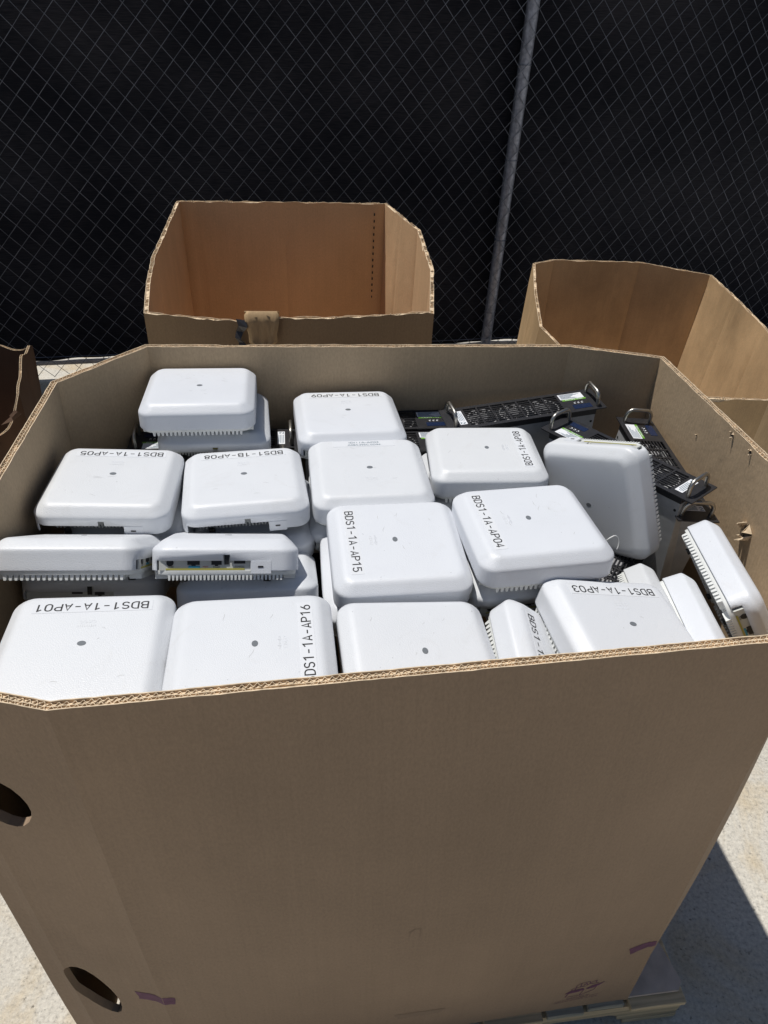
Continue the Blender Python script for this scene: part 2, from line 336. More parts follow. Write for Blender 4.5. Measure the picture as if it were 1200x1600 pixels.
def bulk_box(name, label, top, bot, z0, zt, th, m, rim_m, group=None, flutes=2, pitch=.0085, rag=.0012, bulge=None, seed=0, step=.012, depth=.010, creases=.0, holes=(), fine=8, inner=None, cre=None):
    root = empty(name, (sum(p[0] for p in top) / len(top), sum(p[1] for p in top) / len(top), 0))
    tag(root, label, 'cardboard box', group)
    off = Vector((root.location.x, root.location.y))
    T, U = arc_points(top, step); n = len(T)
    def botpt(i, t): return Vector(bot[i]).lerp(Vector(bot[(i + 1) % len(bot)]), t)
    ztop = zt if callable(zt) else (lambda i, t, u: zt)
    rows = 12
    bulge = bulge or {}
    li = .0013
    def edge(u, k):
        a = noise.noise(Vector((u * 25, k * 7.3, seed))) * rag + noise.noise(Vector((u * 90, k * 3.1, seed + 5))) * rag * .7
        c = noise.noise(Vector((u * 6, k * 2.1, seed + 9)))
        return a - (max(0, c - .38) * rag * 14)
    grid = []
    for (p, nn, u, i, t) in T:
        zz = ztop(i, t, u); colr = []
        b = botpt(i, t)
        def pt(fr, offn, z):
            c = b.lerp(p, fr) - off
            bb = bulge.get(i, 0) * math.sin(math.pi * t) * math.sin(math.pi * min(1, fr)) ** .8
            wob = noise.noise(Vector((u * 2.2, z * 2.0, seed + 20))) * .004 * min(1, (1.02 - fr) * 6 + .25)
            gr = 0
            if offn < 0 and fr < .999:                  # pressed fold lines on the inside
                Lp = (Vector(top[(i + 1) % len(top)]) - Vector(top[i])).length
                dd = [t * Lp, (1 - t) * Lp] + [abs(t - c_) * Lp for c_ in (cre or {}).get(i, [])]
                gr = .0032 * max(0, 1 - min(dd) / .013)
            elif offn > 0 and fr < .999:
                Lp = (Vector(top[(i + 1) % len(top)]) - Vector(top[i])).length
                gr = .0026 * max(0, 1 - min(t * Lp, (1 - t) * Lp) / .013)
            q = c + nn * (offn + bb + wob + gr)
            return (q.x, q.y, z)
        for r in range(rows + 1):                       # outer face, upwards
            fr = r / rows; z = z0 + (zz - z0) * fr + (edge(u, 0) if r == rows else 0)
            colr.append(pt(fr, th / 2, z))
        colr.append(pt(1, th / 2 - li, zz + edge(u, 0)))
        colr.append(pt(1, th / 2 - li, zz - depth)); colr.append(pt(1, -th / 2 + li, zz - depth))
        colr.append(pt(1, -th / 2 + li, zz + edge(u, 1)))
        for r in range(rows, -1, -1):
            fr = r / rows; z = z0 + (zz - z0) * fr + (edge(u, 1) if r == rows else 0)
            colr.append(pt(fr, -th / 2, z))
        grid.append(colr)
    K = len(grid[0]); mb = MB(); mb.v = [q for c in grid for q in c]
    for a in range(n):
        b_ = (a + 1) % n
        for k in range(K):
            k2 = (k + 1) % K
            mb.f.append((a * K + k, b_ * K + k, b_ * K + k2, a * K + k2))
    me = mb.mesh('wall', [m, rim_m, inner or m], 22)
    me.validate()
    bmn = bmesh.new(); bmn.from_mesh(me); bmesh.ops.recalc_face_normals(bmn, faces=bmn.faces); bmn.to_mesh(me); bmn.free()
    uvl = me.uv_layers.new(name='UVMap')
    us = [t[2] for t in T]
    for poly in me.polygons:
        idx = [v // K for v in poly.vertices]; wrap = (0 in idx and n - 1 in idx)
        kk = [v % K for v in poly.vertices]
        if min(kk) >= rows and max(kk) <= K - 1 - rows: poly.material_index = 1
        elif min(kk) > rows: poly.material_index = 2
        for li_, v in zip(poly.loop_indices, poly.vertices):
            a = v // K; uu = us[a] + (U if wrap and a == 0 else 0)
            uvl.data[li_].uv = (uu, me.vertices[v].co.z)
    wall = link('wall', me, root)
    for (cx, cy, cz, nx, ny, ra, rb, rot) in holes:
        h = MB(); ax = Vector((nx, ny, 0)).normalized(); side = Vector((-ax.y, ax.x, 0)); N_ = 20; vs = []
        for s_ in (-.028, .035):
            for k in range(N_):
                an = 2 * math.pi * k / N_; e1 = ra * math.cos(an); e2 = rb * math.sin(an) * (1 + .06 * math.sin(3 * an))
                x_, z_ = e1 * math.cos(rot) - e2 * math.sin(rot), e1 * math.sin(rot) + e2 * math.cos(rot)
                q = Vector((cx, cy, cz)) - Vector((off.x, off.y, 0)) + side * x_ + Vector((0, 0, 1)) * z_ + ax * s_
                vs.append(q)
        h.add(vs, [(k, (k + 1) % N_, N_ + (k + 1) % N_, N_ + k) for k in range(N_)] + [tuple(range(N_))[::-1], tuple(range(N_, 2 * N_))])
        hm = h.mesh('cut', m); bb = bmesh.new(); bb.from_mesh(hm); bmesh.ops.recalc_face_normals(bb, faces=bb.faces); bb.to_mesh(hm); bb.free()
        ho = link('cut', hm, root)
        md = wall.modifiers.new('hole', 'BOOLEAN'); md.operation = 'DIFFERENCE'; md.object = ho; md.solver = 'EXACT'
        bpy.context.view_layer.update()
        new = bpy.data.meshes.new_from_object(wall.evaluated_get(bpy.context.evaluated_depsgraph_get()))
        wall.modifiers.clear(); old = wall.data; wall.data = new; new.name = 'wall'
        bpy.data.objects.remove(ho); bpy.data.meshes.remove(hm)
    # corrugation seen from above: zigzag papers between the liners
    F, U2 = arc_points(top, pitch / fine)
    zig = MB(); lanes = []
    wdt = (th - 2 * li) / flutes
    for q in range(flutes):
        lanes.append((-th / 2 + li + wdt * (q + .5), wdt * .46))
    lines = [('z', c, a) for c, a in lanes] + [('l', -th / 2 + li + wdt * q, 0) for q in range(1, flutes)]
    for kind, c, amp in lines:
        ring = []
        for (p, nn, u, i, t) in F:
            o_ = c + (amp * math.sin(2 * math.pi * u / pitch + c * 900) if kind == 'z' else 0)
            zz = ztop(i, t, u)
            for hw in (-.0005, .0005):
                q = p - off + nn * (o_ + hw)
                e_ = edge(u, 2 + c * 100) * 1.2 - .0012 + noise.noise(Vector((u * 220, c * 50, seed))) * .0010
                ring.append(((q.x, q.y, zz - depth), (q.x, q.y, zz + e_)))
        o_v = len(zig.v); cnt = len(F)
        for a in ring: zig.v += [a[0], a[1]]
        for a in range(cnt):
            b_ = (a + 1) % cnt
            A, B = o_v + a * 4, o_v + b_ * 4
            zig.f += [(A, B, B + 1, A + 1), (A + 2, A + 3, B + 3, B + 2), (A + 1, B + 1, B + 3, A + 3)]
    tag(zig.build('fluting', rim_m, root), kind='stuff')
    # floor of the box
    fl = MB(); c = [(p[0] - off.x, p[1] - off.y) for p in bot]
    cx = sum(p[0] for p in c) / len(c); cy = sum(p[1] for p in c) / len(c)
    c = [(cx + (x - cx) * .975, cy + (y - cy) * .975) for x, y in c]; k = len(c)
    fl.add([(x, y, z0 + .001) for x, y in c] + [(x, y, z0 + .012) for x, y in c], [tuple(range(k))[::-1], tuple(range(k, 2 * k))] + [(a, (a + 1) % k, k + (a + 1) % k, k + a) for a in range(k)])
    fl.build('base', M['sheet'], root)
    return root, off

Z0 = 0.128; ZT = HC - .645
TOP = [(-.349, .472), (.552, .647), (.706, .87), (.593, 1.477), (.394, 1.510), (-.519, 1.383), (-.638, 1.200), (-.548, .500), (-.508, .494)]
BOT = [(-.349, .497), (.64, .680), (.742, .83), (.63, 1.45), (.40, 1.50), (-.50, 1.38), (-.62, 1.20), (-.545, .505), (-.508, .497)]
pn = Vector((-(.472 - .494), (-.349 + .508))); pn = -Vector((pn.x, pn.y)).normalized()
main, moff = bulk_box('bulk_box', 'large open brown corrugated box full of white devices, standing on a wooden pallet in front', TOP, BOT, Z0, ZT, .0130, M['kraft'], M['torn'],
                group='tall open corrugated boxes by the fence', bulge={0: .045, 1: .02, 2: .012, 4: .004}, seed=3, rag=.0013, inner=M['kraft_lit'], depth=.0038, cre={4: [.72], 2: [.5]},
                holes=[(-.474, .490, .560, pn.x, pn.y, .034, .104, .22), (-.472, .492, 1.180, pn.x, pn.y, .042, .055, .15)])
MT = Matrix.Translation((-moff.x, -moff.y, 0))

from mathutils.bvhtree import BVHTree
_w = [c for c in main.children if c.name.startswith('wall')][0].data
BV = BVHTree.FromPolygons([v.co for v in _w.vertices], [list(p.vertices) for p in _w.polygons])
def on_front(s, z, lift=.0005):
    """point on the front face: s metres from the left front fold, height z"""
    a = Vector(TOP[0]); b = Vector(TOP[1]); d = (b - a).normalized(); n = Vector((d.y, -d.x))
    a2 = Vector(BOT[0]); b2 = Vector(BOT[1]); fr = (z - Z0) / (ZT - Z0)
    Lf = (b2 - a2).length * (1 - fr) + (b - a).length * fr; t = s / Lf; s = t * (b - a).length
    p1 = a2.lerp(b2, t).lerp(a.lerp(b, t), fr)
    bb = .004 * math.sin(math.pi * min(1, max(0, t))) * math.sin(math.pi * fr) ** .8
    u = s; wob = noise.noise(Vector((u * 2.2, z * 2.0, 23))) * .004 * min(1, (1.02 - fr) * 6 + .25)
    q = p1 - moff
    hit = BV.ray_cast(Vector((q.x + n.x * .1, q.y + n.y * .1, z)), Vector((-n.x, -n.y, 0)))[0]
    if hit is None: hit = Vector((q.x, q.y, z)) + Vector((n.x, n.y, 0)) * .01
    return Vector((hit.x + n.x * lift, hit.y + n.y * lift, z))
def front_patch(name, m, corners, nx=14, nz=3, wave=.0, lift=.0005, rag=0):
    mb = MB(); (s0, z0), (s1, z1), (s2, z2), (s3, z3) = corners
    for j in range(nz + 1):
        for i in range(nx + 1):
            a, b = i / nx, j / nz
            s_ = (s0 * (1 - a) + s1 * a) * (1 - b) + (s3 * (1 - a) + s2 * a) * b
            z_ = (z0 * (1 - a) + z1 * a) * (1 - b) + (z3 * (1 - a) + z2 * a) * b
            if rag and (i in (0, nx)): s_ += random.uniform(-rag, rag)
            if rag and (j in (0, nz)): z_ += random.uniform(-rag, rag)
            z_ += wave * math.sin(a * 5)
            mb.v.append(tuple(on_front(s_, z_, lift)))
    for j in range(nz):
        for i in range(nx):
            A = j * (nx + 1) + i; mb.f.append((A, A + 1, A + nx + 2, A + nx + 1))
    return mb.build(name, m, main, 60)
front_patch('printed_stripe', M['purple'], [(-.045, .540), (.018, .526), (.020, .560), (-.047, .574)], wave=.002, rag=.0012)
front_patch('printed_stripe', M['purple'], [(.935, .428), (.998, .452), (.992, .474), (.922, .463)], wave=.002, rag=.0015)
front_patch('faded_stamp', M['smudge'], [(.44, .322), (.53, .322), (.54, .352), (.43, .360)], nx=40, rag=.004)
# printed drawing of an open box with flaps, and its three lines of small print
def P2F(x, y): return (.8635 + x, .268 + y)
def line_print(name, segs, wdt=.0022):
    mb = MB()
    for pts in segs:
        for a, b in zip(pts[:-1], pts[1:]):
            a = Vector(a); b = Vector(b); d = (b - a); nrm = Vector((-d.y, d.x)).normalized() * wdt / 2
            q = [on_front(*P2F(*(c))) for c in (a - nrm, b - nrm, b + nrm, a + nrm)]
            mb.add(q, [(0, 1, 2, 3)])
    return mb.build(name, M['purple'], main)
line_print('printed_mark', [[(-.030, 0), (-.034, -.034), (.002, -.040), (.004, -.004)], [(.002, -.040), (.032, -.018), (.034, .012)],
           [(-.020, .012), (-.022, .040), (-.014, .050), (.006, .050), (.010, .038)], [(-.012, .046), (-.010, .024), (.002, .022)], [(.004, .024), (.016, .044), (.024, .046), (.026, .032)],
           [(-.004, .03), (.000, .044), (.005, .028)], [(.012, .03), (.034, .026)], [(-.026, .006), (-.03, .020), (-.004, .024)]])
fl = MB()
for poly in ([(-.042, -.006), (-.030, .008), (.000, .010), (.006, -.002), (-.008, -.010), (-.028, -.010)], [(.008, .002), (.022, .016), (.036, .018), (.050, .024), (.040, .008), (.026, -.002), (.014, -.004)]):
    fl.add([on_front(*P2F(*p)) for p in poly], [tuple(range(len(poly)))])
fl.build('printed_mark', M['purple'], main)
for body, wd, yy in (('Reusable Bulk Bin', .056, -.051), ('"High Performance Box in Transit"', .108, -.0625), ('Manufactured by Bulk Packaging', .104, -.074)):
    me = text_mesh('small_print', body, wd, .0085, M['purple'])
    for v in me.vertices: v.co = on_front(*P2F(v.co.x + .002, v.co.y + yy + v.co.x * .05))
    link('small_print', me, main)
line_print_l = MB()
for pts in ([(.428, .792), (.430, .808), (.436, .817), (.444, .816)], [(.446, .818), (.447, .785)]):
    for a, b in zip(pts[:-1], pts[1:]):
        a = Vector(a); b = Vector(b); d = b - a; nrm = Vector((-d.y, d.x)).normalized() * .0008
        line_print_l.add([on_front(c.x, c.y) for c in (a - nrm, b - nrm, b + nrm, a + nrm)], [(0, 1, 2, 3)])
line_print_l.build('scratch', M['smudge'], main)

# torn puncture with curled paper on the right inner wall, nicks along its rim
def curl(name, at, d_out, size, m, parent, seed=1, up=(0, 0, 1), nseg=7):
    rnd = random.Random(seed); mb = MB(); at = Vector(at); d = Vector(d_out).normalized(); up = Vector(up).normalized(); sd = d.cross(up).normalized()
    for k in range(nseg + 1):
        t = k / nseg; ang = t * 2.4
        c = at + d * (math.sin(ang) * size * .6) + up * ((1 - math.cos(ang)) * size * .35 - t * size * .2)
        wv = size * .5 * (1 - .6 * t)
        mb.v.append(tuple(c - sd * wv * rnd.uniform(.7, 1.1))); mb.v.append(tuple(c + sd * wv * rnd.uniform(.7, 1.1) + up * rnd.uniform(-.1, .1) * size))
    for k in range(nseg): mb.f.append((2 * k, 2 * k + 1, 2 * k + 3, 2 * k + 2))
    o = mb.build(name, m, parent)
    sm = o.modifiers.new('t', 'SOLIDIFY'); sm.thickness = .0012
    return o
def wall_right(t, z, lift=0.0):
    """point on the inner face of the right wall; t from its front end to its back end"""
    a = Vector(BOT[2]).lerp(Vector(TOP[2]), (z - Z0) / (ZT - Z0)); b = Vector(BOT[3]).lerp(Vector(TOP[3]), (z - Z0) / (ZT - Z0))
    p = a.lerp(b, t) - moff; d = (b - a).normalized(); n = Vector((-d.y, d.x))
    if n.x > 0: n = -n
    hit = BV.ray_cast(Vector((p.x + n.x * .15, p.y + n.y * .15, z)), Vector((-n.x, -n.y, 0)))[0] or Vector((p.x, p.y, z))
    return Vector((hit.x + n.x * lift, hit.y + n.y * lift, hit.z))
def puncture(name, t, z, size, seed, nfl=5):
    rnd = random.Random(seed); mb = MB(); ring = [wall_right(t + size * 1.6 * math.cos(a) * rnd.uniform(.3, 1), z + size * math.sin(a) * rnd.uniform(.4, 1.1), .0006) for a in [k * math.pi * 2 / 11 for k in range(11)]]
    mb.add(ring, [tuple(range(11))]); mb.build(name + '_shade_patch', M['black'], main)  # flat black patch stands in for the shade inside the tear
    mb = MB()
    for k in range(nfl):
        a = k * 2 * math.pi / nfl + rnd.uniform(-.4, .4); w_ = rnd.uniform(.35, .6)
        p0 = wall_right(t + size * 1.6 * math.cos(a - w_), z + size * math.sin(a - w_), .0008); p1 = wall_right(t + size * 1.6 * math.cos(a + w_), z + size * math.sin(a + w_), .0008)
        l_ = size * rnd.uniform(.5, 1.3); mid = wall_right(t + size * 1.6 * .75 * math.cos(a), z + size * .7 * math.sin(a), l_ * .7); tip = wall_right(t + size * 1.6 * .9 * math.cos(a + .3), z + size * .9 * math.sin(a + .3), l_ * 1.15)
        mb.add([p0, p1, mid, tip], [(0, 1, 2), (1, 3, 2), (0, 2, 3)])
    o = mb.build(name + '_flaps', M['torn'], main); sm = o.modifiers.new('t', 'SOLIDIFY'); sm.thickness = .0012
puncture('torn', .305, ZT - .145, .017, 3, 6)
puncture('torn', .665, ZT - .075, .0025, 4, 3)
puncture('torn', .50, ZT - .012, .006, 6, 3)
puncture('torn', .40, ZT - .012, .005, 7, 3)
for z_, x_ in ((.03, 0), (.05, 1)): pass

# ---- the two boxes behind and the ragged one at the left
zB = HC - .765
B = [(-.680, 1.850), (.104, 1.960), (.112, 2.346), (.071, 2.783), (-.067, 3.148), (-.899, 3.000), (-.851, 2.678), (-.796, 2.316), (-.743, 2.083)]
Bb = [(-.66, 1.86), (.095, 1.97), (.10, 2.35), (.06, 2.76), (-.07, 3.10), (-.87, 2.96), (-.83, 2.68), (-.78, 2.32), (-.73, 2.09)]
def ztB(i, t, u):
    z = zB
    if i == 0: z += -.010 * math.sin(math.pi * t) * 2 + (.006 if t > .44 else -.010 * (t / .44))
    return z
boxB, offB = bulk_box('bulk_box', 'empty orange-brown corrugated box behind the full one, front rim torn and folded over', B, Bb, .004, ztB, .012, M['kraft_out'], M['torn'], inner=M['kraft_glow'], cre={4: [.06, .5, .93], 3: [.5]},
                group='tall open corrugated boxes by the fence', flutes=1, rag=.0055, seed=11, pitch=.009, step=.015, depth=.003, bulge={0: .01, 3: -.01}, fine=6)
BT = Matrix.Translation((-offB.x, -offB.y, 0))
# perforated line and inner glue tab on its back wall
pf = MB()
for k in range(40):
    z = zB - .04 - k * .027
    c = BT @ Vector((-.112, 3.131 - .0010, z)); pf.box(c.x - .0028, c.x + .0028, c.y - .0090, c.y - .006, c.z - .005, c.z + .005)
tag(pf.build('perforation', M['black'], boxB), kind='stuff')
# folded-over torn flap and dark tape on the front rim
fp = MB(); rnd = random.Random(4)
a0 = Vector((-.415, 1.887)); dB = (Vector(B[1]) - Vector(B[0])).normalized(); nB = Vector((dB.y, -dB.x))
prof = [(-.010, -.010), (-.006, .006), (.004, .010), (.013, .004), (.018, -.015), (.020, -.05), (.022, -.072), (.034, -.090)]
for j, (o_, z_) in enumerate(prof):
    for i in range(9):
        s_ = i / 8 * .090; sh = .012 * math.sin(i * 1.1) * (j / 7) ** 2; wd = 1 - .55 * max(0, (j - 4) / 3) ** 2 + .10 * math.sin(j * 2.3)
        p = a0 + dB * (.049 + (s_ - .049) * wd) + nB * (o_ + .004 * math.sin(i * 2.2 + j) * (j > 3)) - offB
        fp.v.append((p.x, p.y, zB - .006 + z_ + sh * (.6 if j > 4 else 0)))
for j in range(len(prof) - 1):
    for i in range(8): fp.f.append((j * 9 + i, j * 9 + i + 1, j * 9 + i + 10, j * 9 + i + 9))
o = fp.build('torn_flap', M['kraft_dappled'], boxB, 50); uvl = o.data.uv_layers.new(name='UVMap')
for p in o.data.polygons:
    for li_, v in zip(p.loop_indices, p.vertices): uvl.data[li_].uv = (v % 9 * .012, v // 9 * .012)
sm = o.modifiers.new('t', 'SOLIDIFY'); sm.thickness = .003
dt = MB()
for k in range(7):
    z1 = zB - .012 - k * .017; p = a0 + dB * (-.026 + .006 * math.sin(k * 1.7)) + nB * (.014 + .006 * (k % 2)) - offB; q = p + dB * (.022 + .006 * math.cos(k))
    dt.v += [(p.x, p.y, z1), (q.x, q.y - .004 * (k % 2), z1 - .004)]
for k in range(6): dt.f.append((2 * k, 2 * k + 1, 2 * k + 3, 2 * k + 2))
o = dt.build('dark_tape', M['duct'], boxB); sm = o.modifiers.new('t', 'SOLIDIFY'); sm.thickness = .002

C_ = [(1.00, 2.145), (1.255, 2.156), (1.46, 2.34), (1.50, 2.81), (1.50, 3.14), (1.487, 3.43), (1.184, 3.566), (.753, 3.527), (.647, 3.45), (.599, 3.03), (.571, 2.677), (.66, 2.33)]
Cb = [(1.00, 2.16), (1.25, 2.17), (1.44, 2.35), (1.47, 2.81), (1.46, 3.13), (1.44, 3.40), (1.18, 3.53), (.76, 3.49), (.62, 3.42), (.55, 3.02), (.53, 2.70), (.66, 2.35)]
zC = HC - 1.07
boxC, offC = bulk_box('bulk_box', 'empty tan corrugated box at the right, sunlit inside and leaning out of shape', C_, Cb, .004, zC, .011, M['kraft_dappled'], M['torn'],
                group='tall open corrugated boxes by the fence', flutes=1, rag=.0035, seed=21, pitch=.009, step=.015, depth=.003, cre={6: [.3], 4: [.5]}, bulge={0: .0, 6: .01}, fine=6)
DX = -.24; D_ = [(x_ + DX, y_) for x_, y_ in ((-1.62, 2.28), (-1.36, 2.20), (-1.28, 2.55), (-1.42, 3.0), (-2.0, 3.05), (-2.15, 2.5))]
zD = lambda i, t, u: .63 + .035 * math.sin(u * 9) + .010 * math.sin(u * 31) - (.10 if i == 1 else 0) * math.sin(math.pi * t)
boxD, offD = bulk_box('bulk_box', 'crushed dark brown carton with ragged rim at the left edge, tape hanging from it', D_, [(x_ + DX, y_) for x_, y_ in ((-1.60, 2.30), (-1.36, 2.22), (-1.30, 2.55), (-1.45, 2.95), (-2.0, 3.0), (-2.1, 2.5))],
                .004, zD, .010, M['kraft_old'], M['torn'], group='tall open corrugated boxes by the fence', flutes=1, rag=.004, seed=31, pitch=.011, step=.02, depth=.006, fine=5)
DT = Matrix.Translation((-offD.x + DX, -offD.y, -.27))
for k, (p, dd, sz) in enumerate((((-1.33, 2.22, .93), (.5, -1, -.3), .07), ((-1.28, 2.42, .84), (1, -.2, .1), .09), ((-1.27, 2.35, .70), (1, -.4, -.6), .12), ((-1.45, 2.21, .88), (0, -1, -.4), .06))):
    o = curl('torn_flap', DT @ Vector(p), dd, sz, M['kraft_old'], boxD, 40 + k, nseg=6); o.data.uv_layers.new(name='UVMap')
tp = MB()
for k in range(8):
    z_ = .90 - k * .05; tp.v += [tuple(DT @ Vector((-1.42 + .01 * math.sin(k), 2.195 - .008 * (k % 2), z_))), tuple(DT @ Vector((-1.375 + .012 * math.cos(k * 2), 2.190 - .006 * (k % 3), z_ - .006)))]
for k in range(7): tp.f.append((2 * k, 2 * k + 1, 2 * k + 3, 2 * k + 2))
o = tp.build('hanging_tape', M['clear'], boxD, 40); sm = o.modifiers.new('t', 'SOLIDIFY'); sm.thickness = .0008

# ---------------------------------------------------------------- pallet under the front box
pal = empty('wooden_pallet', (.80, .690, 0), math.radians(9.2))
tag(pal, 'weathered wooden pallet with grey deck boards under the full front box', 'pallet')
def board(name, x0, x1, y0, y1, z0, z1, m, seed):
    rnd = random.Random(seed); bm = bmesh.new(); nx = 14 if (x1 - x0) > .3 else 2; ny = 10 if (y1 - y0) > .3 else 2
    vs = []; mb = MB()
    def P(a, b, z): 
        return (x0 + (x1 - x0) * a + (noise.noise(Vector((a * 3, b * 9, seed))) * .0015), y0 + (y1 - y0) * b + noise.noise(Vector((a * 11, b * 2, seed + 3))) * .002, z + noise.noise(Vector((a * 7, b * 5, seed + 7))) * .0012)
    top = [[P(i / nx, j / ny, z1) for i in range(nx + 1)] for j in range(ny + 1)]; bo = [[(p[0], p[1], z0) for p in r] for r in top]
    idx = lambda l, i, j: l * (nx + 1) * (ny + 1) + j * (nx + 1) + i
    mb.v = [p for r in top for p in r] + [p for r in bo for p in r]
    for j in range(ny):
        for i in range(nx):
            mb.f.append((idx(0, i, j), idx(0, i + 1, j), idx(0, i + 1, j + 1), idx(0, i, j + 1)))
            mb.f.append((idx(1, i, j), idx(1, i, j + 1), idx(1, i + 1, j + 1), idx(1, i + 1, j)))
    for i in range(nx):
        mb.f.append((idx(0, i, 0), idx(1, i, 0), idx(1, i + 1, 0), idx(0, i + 1, 0))); mb.f.append((idx(0, i, ny), idx(0, i + 1, ny), idx(1, i + 1, ny), idx(1, i, ny)))
    for j in range(ny):
        mb.f.append((idx(0, 0, j), idx(0, 0, j + 1), idx(1, 0, j + 1), idx(1, 0, j))); mb.f.append((idx(0, nx, j), idx(1, nx, j), idx(1, nx, j + 1), idx(0, nx, j + 1)))
    bm.free()
    o = mb.build(name, m, pal)
    bv = o.modifiers.new('b', 'BEVEL'); bv.width = .0015; bv.segments = 1; bv.limit_method = 'ANGLE'; bv.angle_limit = 1
    return o
x = -1.22; k = 0
for wd in (.14, .09, .09, .14, .09, .09, .14, .09, .09, .14):
    if x + wd > .001: break
    board('deck_board', x, x + wd, -.012 + .006 * ((k * 7) % 3), 1.0, .100, .117, M['wood_grey'] if k % 3 else M['wood'], 60 + k); x += wd + .0125; k += 1
for y in (.0, .48, .96):
    # stringer with two fork notches: outline extruded along y
    L_ = 1.22; pr = [(-L_, 0.018)]
    for c in (-.99, -.23 - .115):
        pass
    out_ = [(-L_, .100), (-L_, .018)]
    for xc in (-1.22 + .27, -.27):
        out_ += [(xc - .115, .018), (xc - .108, .045), (xc - .09, .054), (xc + .09, .054), (xc + .108, .045), (xc + .115, .018)]
    out_ += [(0, .018), (0, .0995)]
    mb = MB(); n_ = len(out_); out_[0] = (-L_, .0995)
    mb.add([(p[0], y, p[1]) for p in out_] + [(p[0], y + .036, p[1]) for p in out_], [tuple(range(n_)), tuple(range(n_, 2 * n_))[::-1]] + [(a, n_ + a, n_ + (a + 1) % n_, (a + 1) % n_) for a in range(n_)])
    bm = bmesh.new(); me = mb.mesh('stringer', M['wood']); bm.from_mesh(me); bmesh.ops.recalc_face_normals(bm, faces=bm.faces); bmesh.ops.triangulate(bm, faces=[f for f in bm.faces if len(f.verts) > 4]); bm.to_mesh(me); bm.free()
    link('stringer', me, pal)
for xx, wd in ((-1.22, .14), (-.86, .09), (-.44, .09), (-.14, .14)):
    board('bottom_board', xx, xx + wd, -.004, 1.0, .001, .0175, M['wood'], 80 + int(-xx * 10))
sh = empty('cardboard_sheet', (.80, .70, .1175), math.radians(9.2)); 
mb = MB(); ol = [(-1.19, .012), (-.020, .012), (-.004, .030), (-.030, .155), (-.05, .40), (-.05, .95), (-1.19, .95)]
mb.add([(x_, y_, .0005) for x_, y_ in ol] + [(x_, y_, .0085) for x_, y_ in ol], [tuple(range(7))[::-1], tuple(range(7, 14))] + [(a, (a + 1) % 7, 7 + (a + 1) % 7, 7 + a) for a in range(7)])
bpy.data.objects.remove(sh)
o = mb.build('cardboard_sheet', M['sheet']); o.location = (.80, .69, .1175); o.rotation_euler = (0, 0, math.radians(9.2))
tag(o, 'flat grey-brown cardboard sheet lying between the pallet and the full box', 'cardboard sheet')

# ---------------------------------------------------------------- wireless access points
hp, hs, ht, HA = .015, .048, .063, .11
def rrect(a, r, z, seg=6, xs=()):
    """rounded square ring, starting at the front-left corner; extra x positions on the front side"""
    pts = []
    for cx, cy, a0 in ((1, -1, -90), (1, 1, 0), (-1, 1, 90), (-1, -1, 180)):
        for k in range(seg + 1):
            an = math.radians(a0 + 90 * k / seg); pts.append((cx * (a - r) + math.cos(an) * r, cy * (a - r) + math.sin(an) * r, z))
    sc = a / HA
    pts += [(x_ * sc if abs(x_) < .08 else x_, -a, z) for x_ in xs]
    return pts
XS = (-.066, -.004, .006, .0365, .066)
def lid_mesh():
    prof = [(.1098, .015), (.1100, .0165), (.1100, .022), (.1100, .031), (.1100, .040), (.1100, .0435), (.10965, .0460), (.1086, .0480), (.1068, .0500),
            (.1040, .0526), (.0985, .0575), (.0965, .0592), (.0943, .0607), (.0918, .0619), (.0890, .0627), (.0858, .0630), (.0780, .0631)]
    mb = MB(); rings = [rrect(a, .028 - (HA - a) * .7, z, 6, XS) for a, z in prof]; n = len(rings[0])
    for r in rings: mb.v += r
    for j in range(len(rings) - 1):
        for k in range(n):
            k2 = (k + 1) % n; vs = [rings[j][k], rings[j][k2], rings[j + 1][k2], rings[j + 1][k]]
            cx = sum(v[0] for v in vs) / 4; cy = sum(v[1] for v in vs) / 4; cz = sum(v[2] for v in vs) / 4
            if cy < -.100 and ((-.1 < cx < .0365 and cz < .031) or (-.004 < cx < .006 and cz < .040)): continue
            mb.f.append((j * n + k, j * n + k2, (j + 1) * n + k2, (j + 1) * n + k))
    o_ = (len(rings) - 1) * n; mb.f.append(tuple(range(o_, o_ + n)))
    me = mb.mesh('lid', M['white'], 75)
    ob = bpy.data.objects.new('tmp', me); COL.objects.link(ob)
    s_ = ob.modifiers.new('s', 'SOLIDIFY'); s_.thickness = .0022; s_.offset = -1
    bpy.context.view_layer.update()
    me2 = bpy.data.meshes.new_from_object(ob.evaluated_get(bpy.context.evaluated_depsgraph_get())); me2.name = 'lid'
    bpy.data.objects.remove(ob); return me2
ME = {}
ME['lid'] = lid_mesh()
mb = MB(); pr = [(.098, .040), (.1025, .038), (.1025, .0172), (.1062, .0160), (.1062, .0105), (.1055, .0090), (.100, .0085), (.094, .0085)]
rings = [rrect(a, .024, z, 6) for a, z in pr]; n = len(rings[0])
for r in rings: mb.v += r
mb.f = [(j * n + (k + 1) % n, j * n + k, (j + 1) * n + k, (j + 1) * n + (k + 1) % n) for j in range(len(rings) - 1) for k in range(n)] + [tuple(range(n)), tuple(range((len(rings) - 1) * n, len(rings) * n))[::-1]]
ME['heat_sink'] = mb.mesh('heat_sink', M['white_fin'], 40)
mb = MB()
